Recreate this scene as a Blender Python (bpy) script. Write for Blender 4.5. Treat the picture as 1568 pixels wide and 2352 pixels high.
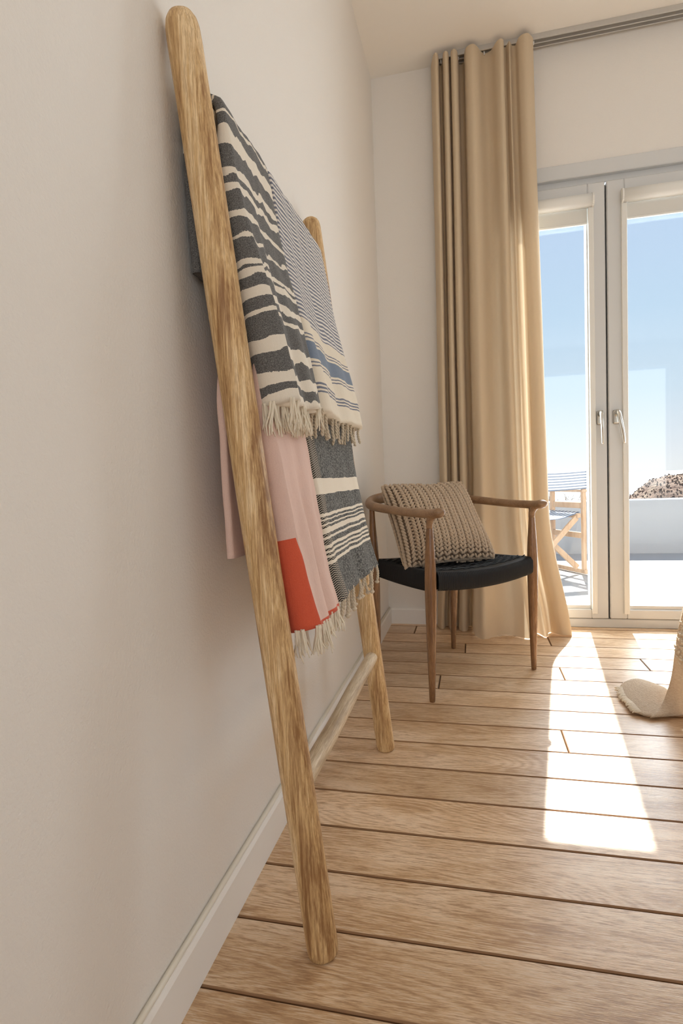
import bpy, bmesh, math, random
from mathutils import Vector, Matrix, noise
random.seed(7)
for o in list(bpy.data.objects): bpy.data.objects.remove(o)
S = bpy.context.scene
COL = S.collection
D, H = 2.91, 2.774            # far wall, ceiling height

# ------------------------------------------------------------------ camera
cam = bpy.data.cameras.new('camera'); co = bpy.data.objects.new('camera', cam); COL.objects.link(co)
yaw, pit, rol, FPX = -0.23, -0.0609, -0.0389, 1282.4
cy, sy, cp, sp = math.cos(yaw), math.sin(yaw), math.cos(pit), math.sin(pit)
fw = Vector((sy*cp, cy*cp, sp)); r0 = Vector((cy, -sy, 0)); u0 = r0.cross(fw)
r1 = r0*math.cos(rol) + u0*math.sin(rol); u1 = -r0*math.sin(rol) + u0*math.cos(rol)
co.matrix_world = Matrix(((r1.x, u1.x, -fw.x, 0.4429), (r1.y, u1.y, -fw.y, 0), (r1.z, u1.z, -fw.z, 0.78), (0, 0, 0, 1)))
cam.sensor_fit = 'VERTICAL'; cam.sensor_height = 36; cam.lens = FPX/2352*36
cam.clip_start = 0.02; cam.clip_end = 6000
S.camera = co
# ------------------------------------------------------------------ world: clear sky, pale at the horizon
w = bpy.data.worlds.new('sky'); S.world = w; w.use_nodes = True
nt = w.node_tree; nt.nodes.clear()
tc = nt.nodes.new('ShaderNodeTexCoord'); sx = nt.nodes.new('ShaderNodeSeparateXYZ'); rp = nt.nodes.new('ShaderNodeValToRGB')
bg = nt.nodes.new('ShaderNodeBackground'); wo = nt.nodes.new('ShaderNodeOutputWorld')
nt.links.new(tc.outputs['Generated'], sx.inputs[0]); nt.links.new(sx.outputs['Z'], rp.inputs[0])
nt.links.new(rp.outputs[0], bg.inputs[0]); nt.links.new(bg.outputs[0], wo.inputs[0])
st = [(0.0, (.93, .95, .98)), (0.03, (.86, .91, .98)), (.12, (.68, .82, .96)), (.24, (.58, .76, .96)), (.40, (.55, .70, .95)), (1.0, (.26, .44, .82))]
el = rp.color_ramp.elements
while len(el) < len(st): el.new(0.5)
for e, (p, c) in zip(el, st): e.position = p; e.color = (*c, 1)
bg.inputs[1].default_value = .69
# ------------------------------------------------------------------ sun and added area lamps
sd = bpy.data.lights.new('sun', 'SUN'); so = bpy.data.objects.new('sun', sd); COL.objects.link(so)
so.rotation_euler = Vector((-0.121, -1, -1.13)).to_track_quat('-Z', 'Y').to_euler()
sd.energy = 12; sd.color = (1, .975, .94); sd.angle = math.radians(.6)
def area_fill(name, loc, rot, sx_, sy_, e, c=(1, .95, .88)):
    l = bpy.data.lights.new(name, 'AREA'); o = bpy.data.objects.new(name, l); COL.objects.link(o)
    l.shape = 'RECTANGLE'; l.size = sx_; l.size_y = sy_; l.energy = e; l.color = c
    o.location = loc; o.rotation_euler = rot
    return l
# area lamps added for brightness: one at the terrace door, others at invented openings
area_fill('daylight_terrace_door', (1.08, D+.16, 1.1), (math.radians(-90), 0, 0), .95, 1.9, 35, (.88, .94, 1))
area_fill('fill_second_door', (2.9, D+.16, 1.1), (math.radians(-90), 0, 0), 1.1, 1.9, 6, (.88, .94, 1))
area_fill('fill_side_window', (4.28, 0.4, 1.45), (0, math.radians(90), 0), 1.5, 2.4, 2, (1, .97, .93))
area_fill('fill_rear_window', (1.95, -4.28, 1.4), (math.radians(90), 0, 0), 3.2, 1.9, 32, (.93, .97, 1))
S.view_settings.view_transform = 'Standard'; S.view_settings.look = 'None'
S.view_settings.exposure = 0.55; S.view_settings.gamma = 1.0; S.view_settings.use_curve_mapping = False
S.cycles.diffuse_bounces = 8; S.cycles.max_bounces = 14; S.cycles.transparent_max_bounces = 16

# ------------------------------------------------------------------ node helpers
class Mat:
    def __init__(s, name, rough=.6, col=(.8, .8, .8), spec=.5, metal=0):
        s.m = bpy.data.materials.new(name); s.m.use_nodes = True; s.t = s.m.node_tree
        s.p = s.t.nodes['Principled BSDF']; s.out = s.t.nodes['Material Output']
        s.p.inputs['Roughness'].default_value = rough; s.p.inputs['Base Color'].default_value = (*col, 1)
        s.p.inputs['Specular IOR Level'].default_value = spec; s.p.inputs['Metallic'].default_value = metal
    def n(s, k, **kw):
        x = s.t.nodes.new('ShaderNode'+k)
        for a, b in kw.items(): setattr(x, a, b)
        return x
    def l(s, a, b): s.t.links.new(a, b)
    def coord(s, kind='Object', scale=(1, 1, 1), loc=(0, 0, 0), src=None):
        m = s.n('Mapping'); m.inputs['Scale'].default_value = scale; m.inputs['Location'].default_value = loc
        if src is None: src = s.n('TexCoord').outputs[kind]
        s.l(src, m.inputs[0]); return m.outputs[0]
    def noise(s, vec, scale=5, detail=4, rough=.55, dist=0):
        x = s.n('TexNoise'); s.l(vec, x.inputs['Vector'])
        x.inputs['Scale'].default_value = scale; x.inputs['Detail'].default_value = detail
        x.inputs['Roughness'].default_value = rough; x.inputs['Distortion'].default_value = dist
        return x.outputs['Fac']
    def ramp(s, f, stops, interp='LINEAR'):
        x = s.n('ValToRGB'); e = x.color_ramp.elements; x.color_ramp.interpolation = interp
        while len(e) < len(stops): e.new(.5)
        for k, (p, c) in zip(e, stops): k.position = p; k.color = (*c, 1) if len(c) == 3 else c
        s.l(f, x.inputs[0]); return x.outputs[0]
    def math(s, op, a, b=None, c=None, clamp=False):
        x = s.n('Math', operation=op, use_clamp=clamp)
        for i, q in enumerate((a, b, c)):
            if q is None: continue
            if isinstance(q, (int, float)): x.inputs[i].default_value = q
            else: s.l(q, x.inputs[i])
        return x.outputs[0]
    def mix(s, f, a, b, blend='MIX'):
        x = s.n('Mix', data_type='RGBA', blend_type=blend)
        for i, q in ((0, f), (6, a), (7, b)):
            if isinstance(q, (int, float)): x.inputs[i].default_value = q
            elif isinstance(q, tuple): x.inputs[i].default_value = (*q, 1)
            else: s.l(q, x.inputs[i])
        return x.outputs[2]
    def col(s, c): s.l(c, s.p.inputs['Base Color'])
    def bump(s, h, strength=.3, dist=.002):
        x = s.n('Bump'); x.inputs['Strength'].default_value = strength; x.inputs['Distance'].default_value = dist
        s.l(h, x.inputs['Height']); s.l(x.outputs[0], s.p.inputs['Normal'])
    def translucent(s, colsock, f):
        tr = s.n('BsdfTranslucent'); mx = s.n('MixShader'); mx.inputs[0].default_value = f
        if isinstance(colsock, tuple): tr.inputs[0].default_value = (*colsock, 1)
        else: s.l(colsock, tr.inputs[0])
        s.l(s.p.outputs[0], mx.inputs[1]); s.l(tr.outputs[0], mx.inputs[2]); s.l(mx.outputs[0], s.out.inputs[0])

def m_plaster(name, c, bump=.5, sc=190):
    M = Mat(name, .9, c, .25)
    v = M.coord('Object'); n1 = M.noise(v, sc, 3, .6); n2 = M.noise(v, 2.2, 3)
    M.col(M.mix(M.math('MULTIPLY', n2, .25), c, tuple(q*.94 for q in c)))
    M.bump(n1, bump, .0022); return M.m
wall_m = m_plaster('wall_paint', (.76, .727, .68))
ceil_m = m_plaster('ceiling_paint', (.87, .845, .80), .12)
base_m = Mat('skirting_paint', .55, (.80, .775, .735), .4).m
caulk_m = Mat('skirting_edge', .5, (.80, .76, .66), .4).m

def m_wood(name, dark, mid, light, axis='Z', sc=1.0, rough=.5, contrast=1.0, whitewash=None, bumpd=.0006, spec=.4, perobj=False):
    M = Mat(name, rough, mid, spec)
    src = M.n('TexCoord').outputs['Object']
    if perobj:
        oi = M.n('ObjectInfo'); ad = M.n('VectorMath', operation='ADD'); cb = M.n('CombineXYZ')
        rr = M.math('MULTIPLY', oi.outputs['Random'], 37.0)
        for i in range(3): M.l(rr, cb.inputs[i])
        M.l(src, ad.inputs[0]); M.l(cb.outputs[0], ad.inputs[1]); src = ad.outputs[0]
    k = {'X': 0, 'Y': 1, 'Z': 2}[axis]
    def s3(a, b): v = [b]*3; v[k] = a; return tuple(q*sc for q in v)
    big = M.noise(M.coord(src=src, scale=s3(1.0, 9)), 2.0, 4, .6, 1.2)
    fine = M.noise(M.coord(src=src, scale=s3(4, 90)), 2.5, 5, .7, .4)
    fib = M.noise(M.coord(src=src, scale=s3(14, 330)), 2.0, 3, .7)
    g = M.math('ADD', M.math('MULTIPLY', big, .55), M.math('MULTIPLY', fine, .45))
    c = M.ramp(g, [(.5-.16/contrast, dark), (.5, mid), (.5+.14/contrast, light)])
    c = M.mix(M.math('MULTIPLY', M.ramp(fib, [(.42, (1, 1, 1)), (.54, (0, 0, 0))]), .45), c, dark)
    if whitewash:
        pore = M.ramp(M.noise(M.coord(src=src, scale=s3(9, 150)), 2.0, 4, .7, .5), [(.50, (0, 0, 0)), (.62, (1, 1, 1))])
        c = M.mix(M.math('MULTIPLY', pore, .55), c, whitewash)
    if perobj:
        hv = M.n('HueSaturation'); hv.inputs['Value'].default_value = 1
        M.l(M.math('ADD', M.math('MULTIPLY', oi.outputs['Random'], .22), .88), hv.inputs['Value']); M.l(c, hv.inputs['Color']); c = hv.outputs[0]
    M.col(c); M.bump(M.math('ADD', fine, fib), .35, bumpd)
    return M
def m_oak():
    M = Mat('oak_plank', .33, (.5, .3, .2), .5)
    oi = M.n('ObjectInfo'); ad = M.n('VectorMath', operation='ADD'); cb = M.n('CombineXYZ'); rr = M.math('MULTIPLY', oi.outputs['Random'], 53.0)
    for i in range(3): M.l(rr, cb.inputs[i])
    M.l(M.n('TexCoord').outputs['Object'], ad.inputs[0]); M.l(cb.outputs[0], ad.inputs[1]); src = ad.outputs[0]
    cloud = M.noise(M.coord(src=src, scale=(1.6, 5, 1)), 2.2, 3, .5, .6)
    # cathedral figure: growth rings stretched along the board
    ringv = M.noise(M.coord(src=src, scale=(.55, 4.5, 1)), 1.6, 2, .4, .8)
    ringf = M.math('FRACT', M.math('MULTIPLY', ringv, 26.0)); ringt = M.math('ABSOLUTE', M.math('SUBTRACT', ringf, .5))
    fib = M.noise(M.coord(src=src, scale=(20, 270, 1)), 1.6, 3, .7)
    fine = M.noise(M.coord(src=src, scale=(34, 420, 1)), 1.6, 2, .6)
    c = M.ramp(cloud, [(.34, (.52, .325, .17)), (.5, (.66, .45, .265)), (.64, (.78, .585, .40))])
    g = M.math('ADD', M.math('MULTIPLY', fib, .9), M.math('MULTIPLY', ringt, .3))
    c = M.mix(M.math('MULTIPLY', M.ramp(g, [(.39, (1, 1, 1)), (.53, (0, 0, 0))]), .72), c, (.33, .18, .085))
    c = M.mix(M.math('MULTIPLY', M.ramp(g, [(.55, (0, 0, 0)), (.66, (1, 1, 1))]), .65), c, (.76, .61, .45))
    c = M.mix(M.math('MULTIPLY', M.ramp(fine, [(.40, (1, 1, 1)), (.5, (0, 0, 0))]), .24), c, (.27, .15, .075))
    kn = M.n('TexVoronoi'); M.l(M.coord(src=src, scale=(1.0, 2.6, 1)), kn.inputs['Vector']); kn.inputs['Scale'].default_value = 1.3
    c = M.mix(M.math('MULTIPLY', M.ramp(kn.outputs['Distance'], [(.015, (1, 1, 1)), (.06, (0, 0, 0))]), .55), c, (.17, .085, .04))
    hv = M.n('HueSaturation'); M.l(M.math('ADD', M.math('MULTIPLY', oi.outputs['Random'], .26), .90), hv.inputs['Value']); M.l(c, hv.inputs['Color'])
    M.col(hv.outputs[0]); M.bump(M.math('ADD', fib, M.math('MULTIPLY', fine, .5)), .4, .0009)
    M.l(M.math('ADD', M.math('MULTIPLY', fib, .16), .26), M.p.inputs['Roughness'])
    return M.m
oak = m_oak()
pole_m = m_wood('hewn_teak', (.27, .135, .05), (.62, .41, .19), (.80, .61, .36), 'Z', 1.0, .52, 1.6).m
rung_m = m_wood('bleached_branch', (.30, .20, .11), (.60, .47, .31), (.74, .64, .50), 'Y', 1.0, .6, 1.0).m
walnut = m_wood('walnut', (.12, .055, .024), (.25, .128, .056), (.38, .21, .10), 'Z', 1.2, .26, 1.0, spec=.5).m
walnut_arm = m_wood('walnut_arm', (.16, .085, .042), (.29, .17, .088), (.38, .235, .13), 'X', 1.2, .34, 1.0, spec=.5).m
acacia = m_wood('folding_chair_wood', (.38, .235, .14), (.52, .35, .225), (.60, .43, .29), 'Z', 1.0, .5, 1.0).m
frame_m = Mat('window_frame_paint', .38, (.60, .605, .60), .5).m
blind_m = Mat('blind_cassette', .42, (.74, .73, .69), .5).m
fabblind = Mat('blind_fabric', .9, (.66, .65, .61), .2).m
gasket = Mat('rubber_gasket', .8, (.03, .028, .025), .2).m
steel = Mat('satin_steel', .28, (.66, .64, .60), .5, 1).m
alu = Mat('aluminium_track', .42, (.58, .57, .55), .5, .7).m
white_ext = m_plaster('exterior_render', (.41, .415, .43), .15)
terr_m = m_plaster('terrace_screed', (.35, .347, .34), .1)

gl = Mat('glass'); gl.t.nodes.remove(gl.p)
tr = gl.n('BsdfTransparent'); tr.inputs[0].default_value = (.97, .985, .98, 1); gs = gl.n('BsdfGlossy'); gs.inputs['Roughness'].default_value = .02
fr = gl.n('LayerWeight'); fr.inputs[0].default_value = .5; mx = gl.n('MixShader')
gl.l(gl.math('ADD', gl.math('MULTIPLY', gl.math('POWER', fr.outputs['Facing'], 5.0), .9), .035), mx.inputs[0]); gl.l(tr.outputs[0], mx.inputs[1]); gl.l(gs.outputs[0], mx.inputs[2]); gl.l(mx.outputs[0], gl.out.inputs[0])
glass = gl.m

def m_cloth(name, c, c2, trans=0, weave=900, rough=.95):
    M = Mat(name, rough, c, .12)
    v = M.coord('Object'); a = M.noise(v, weave, 2, .6); b = M.noise(v, 14, 3)
    q = M.mix(M.math('MULTIPLY', a, .8), c, c2); M.col(q)
    M.bump(a, .35, .0008)
    M.p.inputs['Sheen Weight'].default_value = .15
    if trans: M.translucent(q, trans)
    return M.m
curtain_m = m_cloth('linen_curtain', (.61, .485, .33), (.71, .585, .42), .15, 700)
throw_m = m_cloth('wool_throw', (.66, .52, .36), (.80, .68, .52), .28, 420)
def m_throw():
    M = Mat('wool_throw', .95, (.7, .6, .45), .1); v = M.coord('Object'); a = M.noise(v, 260, 2, .6); r = M.noise(M.coord('Object', (130, 130, 420)), 1, 2, .6)
    c = M.mix(r, (.60, .45, .31), (.86, .75, .61)); M.col(c); M.bump(M.math('ADD', a, r), .9, .004); M.translucent(c, .25); return M.m
throw_m = m_throw()
pile_m = m_cloth('throw_pile', (.76, .66, .52), (.84, .75, .62), .15, 300)
knit_m = m_cloth('cotton_knit', (.46, .345, .24), (.56, .44, .32), 0, 1500)
knit_gap = m_cloth('cushion_gap_shade', (.20, .14, .09), (.25, .18, .12), 0, 900)  # body colour darkened to stand for shade between the stitches
fringe_m = m_cloth('cream_fringe', (.74, .66, .52), (.82, .75, .62), 0, 1500)
fringe2_m = m_cloth('beige_cord_fringe', (.55, .46, .34), (.68, .59, .46), 0, 1500)
cord_m = Mat('black_paper_cord', .6, (.010, .010, .011), .28).m

# ------------------------------------------------------------------ object helpers
def link(name, me, mat, parent=None, smooth=True):
    o = bpy.data.objects.new(name, me); COL.objects.link(o)
    if mat is not None: me.materials.append(mat)
    if parent is not None: o.parent = parent
    if smooth:
        for p in me.polygons: p.use_smooth = True
    return o
def fromd(name, verts, faces, mat, parent=None, smooth=True):
    me = bpy.data.meshes.new(name); me.from_pydata([tuple(v) for v in verts], [], faces); me.update()
    return link(name, me, mat, parent, smooth)
def tag(o, label=None, cat=None, group=None, kind=None):
    for k, v in (('label', label), ('category', cat), ('group', group), ('kind', kind)):
        if v: o[k] = v
    return o
def empty(name, loc, label=None, cat=None, group=None, kind=None):
    o = bpy.data.objects.new(name, None); COL.objects.link(o); o.location = loc
    return tag(o, label, cat, group, kind)
def keep(o, parent):          # parent a world-space mesh without moving it
    o.parent = parent; o.matrix_parent_inverse = parent_mat(parent).inverted(); return o
def parent_mat(p):
    m = Matrix.LocRotScale(p.location, p.rotation_euler, p.scale)
    return m if p.parent is None else parent_mat(p.parent) @ p.matrix_parent_inverse @ m
def bm_box(bm, x0, x1, y0, y1, z0, z1, bev=0, seg=1):
    r = bmesh.ops.create_cube(bm, size=1)['verts']
    for v in r: v.co = Vector(((x0+x1)/2+v.co.x*(x1-x0), (y0+y1)/2+v.co.y*(y1-y0), (z0+z1)/2+v.co.z*(z1-z0)))
    if bev:
        es = list({e for v in r for e in v.link_edges})
        bmesh.ops.bevel(bm, geom=es, offset=bev, segments=seg, affect='EDGES', profile=.5)
def box(name, x0, x1, y0, y1, z0, z1, mat, parent=None, bev=0, seg=1):
    bm = bmesh.new(); bm_box(bm, x0, x1, y0, y1, z0, z1, bev, seg)
    me = bpy.data.meshes.new(name); bm.to_mesh(me); bm.free()
    o = link(name, me, mat, None, False)
    if parent is not None: keep(o, parent)
    return o
def cr(pts, n):               # Catmull-Rom resample of tuples, n per span
    P = [Vector(p) for p in pts]; P = [P[0]*2-P[1]] + P + [P[-1]*2-P[-2]]; out = []
    for i in range(1, len(P)-2):
        a, b, c, d = P[i-1:i+3]
        for k in range(n):
            t = k/n; out.append(.5*((2*b)+(c-a)*t+(2*a-5*b+4*c-d)*t*t+(3*b-a-3*c+d)*t**3))
    out.append(P[-2]); return out
def tube(path, radii, n=12, caps=True, jit=0, up=Vector((0, 0, 1)), ell=None, twist=0):
    """verts, faces of a tube along path; radii per point; ell = (a, b) factors for the two cross axes"""
    V, F = [], []; L = len(path); prev = None
    for i, p in enumerate(path):
        d = (path[min(i+1, L-1)]-path[max(i-1, 0)]).normalized()
        if prev is None:
            a = d.cross(up) if abs(d.dot(up)) < .98 else d.cross(Vector((1, 0, 0)))
        else: a = prev - d*prev.dot(d)
        a.normalize(); prev = a; b = d.cross(a)
        e = ell[i] if isinstance(ell, list) else (ell or (1, 1))
        for k in range(n):
            t = 2*math.pi*k/n + twist*i
            r = radii[i]*(1+(jit*noise.noise(Vector((math.cos(t)*1.4, math.sin(t)*1.4, i*.25))) if jit else 0))
            V.append(p + a*math.cos(t)*r*e[0] + b*math.sin(t)*r*e[1])
    for i in range(L-1):
        for k in range(n):
            F.append((i*n+k, i*n+(k+1) % n, (i+1)*n+(k+1) % n, (i+1)*n+k))
    if caps: F.append(tuple(range(n))[::-1]); F.append(tuple((L-1)*n+k for k in range(n)))
    return V, F
def merge(parts):
    V, F = [], []
    for v, f in parts:
        o = len(V); V += v; F += [tuple(i+o for i in q) for q in f]
    return V, F
def grid(fn, nu, nv, closed_u=False):
    V = [fn(i/(nu-1) if not closed_u else i/nu, j/(nv-1)) for j in range(nv) for i in range(nu)]; F = []
    for j in range(nv-1):
        for i in range(nu if closed_u else nu-1):
            a = j*nu+i; b = j*nu+(i+1) % nu; F.append((a, b, b+nu, a+nu))
    return V, F
def lerp(a, b, t): return a+(b-a)*t
def sm(a, b, x): t = max(0, min(1, (x-a)/(b-a))); return t*t*(3-2*t)
def table(x, pts):
    if x <= pts[0][0]: return pts[0][1]
    for (a, p), (b, q) in zip(pts, pts[1:]):
        if x <= b: return p+(q-p)*(x-a)/(b-a)
    return pts[-1][1]

# ------------------------------------------------------------------ room shell
RX, RY = 4.2, -4.2
def structure(o, label): return tag(o, label, kind='structure')
structure(box('wall_left', -.2, 0, RY-.2, D+.25, 0, H, wall_m), 'plain warm white plaster wall behind the leaning ladder')
structure(box('ceiling', -.2, RX+.2, RY-.2, D+.25, H, H+.2, ceil_m), 'plain warm white ceiling')
DX0, DX1, DZ = .55, 1.612, 2.213       # terrace door opening
EX0, EX1 = 2.25, 3.55                 # added second door, unseen, for extra light
bm = bmesh.new()
for a in ((0, DX0, 0, H), (DX0, DX1, DZ, H), (DX1, EX0, 0, H), (EX0, EX1, DZ, H), (EX1, RX, 0, H)): bm_box(bm, a[0], a[1], D, D+.25, a[2], a[3])
bmesh.ops.remove_doubles(bm, verts=bm.verts, dist=1e-5)
me = bpy.data.meshes.new('wall_back'); bm.to_mesh(me); bm.free()
structure(link('wall_back', me, wall_m, None, False), 'warm white wall around the glazed terrace door')
bm = bmesh.new()
for a in ((RY-.2, -.8, 0, H), (-.8, 1.6, 0, .7), (-.8, 1.6, 2.2, H), (1.6, D+.25, 0, H)): bm_box(bm, RX, RX+.2, a[0], a[1], a[2], a[3])  # window opening added in the unseen side wall for extra light
me = bpy.data.meshes.new('wall_right'); bm.to_mesh(me); bm.free()
structure(link('wall_right', me, wall_m, None, False), 'warm white side wall with a window added for light, outside the picture')
bm = bmesh.new()
for a in ((-.2, .3, 0, H), (.3, 3.6, 0, .4), (.3, 3.6, 2.4, H), (3.6, RX+.2, 0, H)): bm_box(bm, a[0], a[1], RY-.2, RY, a[2], a[3])  # wide opening added in the unseen rear wall for frontal fill
me = bpy.data.meshes.new('wall_rear'); bm.to_mesh(me); bm.free()
structure(link('wall_rear', me, wall_m, None, False), 'warm white rear wall with a wide window added for fill light, behind the viewpoint')

# floor: every plank its own piece
floor = structure(box('floor', 0, RX, RY, D, -.06, -.012, Mat('subfloor', .9, (.10, .05, .022), .2).m), 'oak plank floor with dark grooves between wide boards')
groove_m = Mat('stained_bevel', .6, (.27, .15, .075), .3).m
PW = .141; joints = {8: [.399], 5: [.308], 9: [.772], 6: [.764], 2: [.687], 7: [1.092], 1: [1.36], 0: [-.0], -1: [1.42], 3: [1.3], 4: [1.25], 10: [.15]}
for n in range(-40, 12):
    y0 = 1.309+PW*n; y1 = min(y0+PW, D+.0)
    if y1 < RY+.02: continue
    y0 = max(y0, RY)
    j = joints.get(n, [random.uniform(1.3, 1.9)]); j = [q for q in j if q > .02]
    xs = [0.0] + j
    while xs[-1] < RX-1.9: xs.append(xs[-1]+random.uniform(1.35, 1.85))
    xs.append(RX)
    for a, b in zip(xs, xs[1:]):
        g = .0011; c = .0027
        X0, X1, Y0, Y1 = -(b-a)/2+g, (b-a)/2-g, -(y1-y0)/2+g, (y1-y0)/2-g
        vs = [(X0, Y0, -.012), (X1, Y0, -.012), (X1, Y1, -.012), (X0, Y1, -.012), (X0, Y0, -c*.8), (X1, Y0, -c*.8), (X1, Y1, -c*.8), (X0, Y1, -c*.8),
              (X0+c, Y0+c, 0), (X1-c, Y0+c, 0), (X1-c, Y1-c, 0), (X0+c, Y1-c, 0)]
        fs = [(8, 9, 10, 11)] + [(i, (i+1) % 4, 4+(i+1) % 4, 4+i) for i in range(4)] + [(4+i, 4+(i+1) % 4, 8+(i+1) % 4, 8+i) for i in range(4)]
        o = fromd('plank', vs, fs, oak, floor, False); o.location = ((a+b)/2, (y0+y1)/2, 0); o.data.materials.append(groove_m)
        for p in o.data.polygons[1:]: p.material_index = 1
# skirting
def skirting(name, pts, label, axis):
    root = None
    V, F = [], []
    prof = [(0, 0), (.015, 0), (.015, .074), (.011, .081), (0, .083)]
    (ax, ay), (bx, by) = pts
    for (px, py) in pts:
        for (d, z) in prof: V.append((px+(d if axis == 'y' else 0), py-(d if axis == 'x' else 0), z))
    k = len(prof)
    for i in range(k): F.append((i, (i+1) % k, k+(i+1) % k, k+i))
    F += [tuple(range(k)), tuple(range(k, 2*k))]
    return structure(fromd(name, V, F, base_m, None, False), label)
b1 = skirting('baseboard_left', [(0, RY), (0, D)], 'white skirting board along the ladder wall', 'y')
skirting('baseboard_back', [(.015, D), (DX0-.02, D)], 'short white skirting board beside the curtain', 'x')
skirting('baseboard_back.001', [(DX1+.02, D), (EX0, D)], 'white skirting board right of the terrace door', 'x')
V, F = tube([Vector((.006, RY, .0845)), Vector((.006, D-.015, .0845))], [.0048, .0048], 8)
keep(fromd('caulk_bead', V, F, caulk_m), b1)

# ------------------------------------------------------------------ terrace door
def ring(bm, x0, x1, z0, z1, wl, wr, wb, wt, y0, y1, bev=.003):
    bm_box(bm, x0, x0+wl, y0, y1, z0, z1, bev); bm_box(bm, x1-wr, x1, y0, y1, z0, z1, bev)
    bm_box(bm, x0+wl-.0002, x1-wr+.0002, y0+.0004, y1-.0004, z0, z0+wb, bev); bm_box(bm, x0+wl-.0002, x1-wr+.0002, y0+.0004, y1-.0004, z1-wt, z1, bev)
def mesh_of(bm, name, mat, parent):
    me = bpy.data.meshes.new(name); bm.to_mesh(me); bm.free(); o = link(name, me, mat, None, False)
    return keep(o, parent) if parent is not None else o
SX0, SM, SX1 = .614, 1.082, 1.55
door = empty('door_1', (1.08, D, 0), 'white double terrace door with two tall glazed leaves and steel lever handles', None, None, 'structure')
bm = bmesh.new(); ring(bm, DX0, DX1, 0, DZ, .066, .066, .043, .066, D-.006, D+.07, .003)
mesh_of(bm, 'door_frame', frame_m, door)
bm = bmesh.new(); ring(bm, SX0-.02, SX1+.02, .03, 2.15, .03, .03, .016, .03, D+.022, D+.066, .002)
mesh_of(bm, 'rebate', frame_m, door)
box('seal', SM-.012, SM+.012, D+.03, D+.05, .045, 2.108, gasket, door)
def lever(x, tipdx, parent):
    z = 1.035; y = D-.012
    bm = bmesh.new(); bm_box(bm, x-.015, x+.015, y-.009, y+.001, z-.05, z+.016, .007, 2); pl = mesh_of(bm, 'handle_plate', steel, parent)
    path = cr([(x, y-.004, z), (x+.001, y-.03, z+.004), (x+tipdx*.1, y-.05, z-.012), (x+tipdx*.45, y-.055, z-.06), (x+tipdx*.8, y-.05, z-.105), (x+tipdx, y-.044, z-.142)], 6)
    rad = [lerp(.0150, .0080, i/(len(path)-1)) for i in range(len(path))]
    V, F = tube(path, rad, 12, ell=(1.0, .8), up=Vector((1, 0, .01)))
    keep(fromd('handle', V, F, steel), parent)
def sash(x0, x1, hx, tip):
    y0, y1 = D-.012, D+.05
    bm = bmesh.new(); ring(bm, x0, x1, .046, 2.108, .075, .075, .046, .078, y0, y1, .004)
    s = mesh_of(bm, 'door_leaf', frame_m, door)
    bm = bmesh.new(); ring(bm, x0+.073, x1-.073, .090, 2.032, .008, .008, .020, .01, y0+.010, y1, .002)
    mesh_of(bm, 'glazing_bead', frame_m, s)
    box('pane', x0+.075, x1-.075, D+.018, D+.024, .105, 2.03, glass, s)
    lever(hx, tip, s)
sash(SX0, SM-.004, 1.046, .004); sash(SM+.004, SX1, 1.118, .024)
def blind(x0, x1, label):
    r = empty('roller_blind', ((x0+x1)/2, D-.02, 1.99), label, 'blind', 'roller blinds on the door leaves')
    ya = D-.013
    prof = [(0, 1.994), (-.018, 1.994), (-.030, 2.000), (-.035, 2.012), (-.035, 2.034), (-.029, 2.048), (-.016, 2.054), (0, 2.054)]
    k = len(prof)
    V = [(x, ya+d, z) for x in (x0+.008, x1-.008) for d, z in prof]
    F = [(i, (i+1) % k, k+(i+1) % k, k+i) for i in range(k)] + [tuple(range(k))[::-1], tuple(range(k, 2*k))]
    keep(fromd('cassette', V, F, blind_m, None, True), r)
    for xa, xb in ((x0, x0+.0078), (x1-.0078, x1)):
        V = [(x, ya+d*1.05, 2.024+(z-2.024)*1.05) for x in (xa, xb) for d, z in prof]
        keep(fromd('end_cap', V, F, blind_m, None, False), r)
    box('blind_fabric', x0+.026, x1-.026, ya+.004, ya+.0055, 1.930, 1.998, fabblind, r)
    box('bottom_bar', x0+.026, x1-.026, ya+.0005, ya+.009, 1.922, 1.932, blind_m, r, .002)
    for xa in (x0, x1-.024):
        bm = bmesh.new(); bm_box(bm, xa, xa+.024, ya-.012, ya+.008, .072, 1.994, .002); bm_box(bm, xa+.007, xa+.009, ya-.0128, ya-.011, .073, 1.993); bm_box(bm, xa+.016, xa+.018, ya-.0128, ya-.011, .073, 1.993)
        mesh_of(bm, 'side_channel', blind_m, r)
blind(SX0+.05, 1.027, 'rolled up cream blind on the door leaf beside the curtain')
blind(1.146, SX1-.05, 'rolled up cream blind on the door leaf at the right edge')
# second terrace door, unseen, added to let more light in
d2 = empty('door_2_added', (2.9, D, 0), 'added unseen glazed door for extra light beyond the right edge of the picture', None, None, 'structure')
bm = bmesh.new(); ring(bm, EX0, EX1, 0, DZ, .12, .12, .1, .12, D, D+.07); bm_box(bm, 2.85, 2.95, D, D+.07, .1, 2.1, .003); mesh_of(bm, 'door_frame', frame_m, d2)
box('pane', EX0+.1, EX1-.1, D+.03, D+.036, .1, 2.1, glass, d2)

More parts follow.
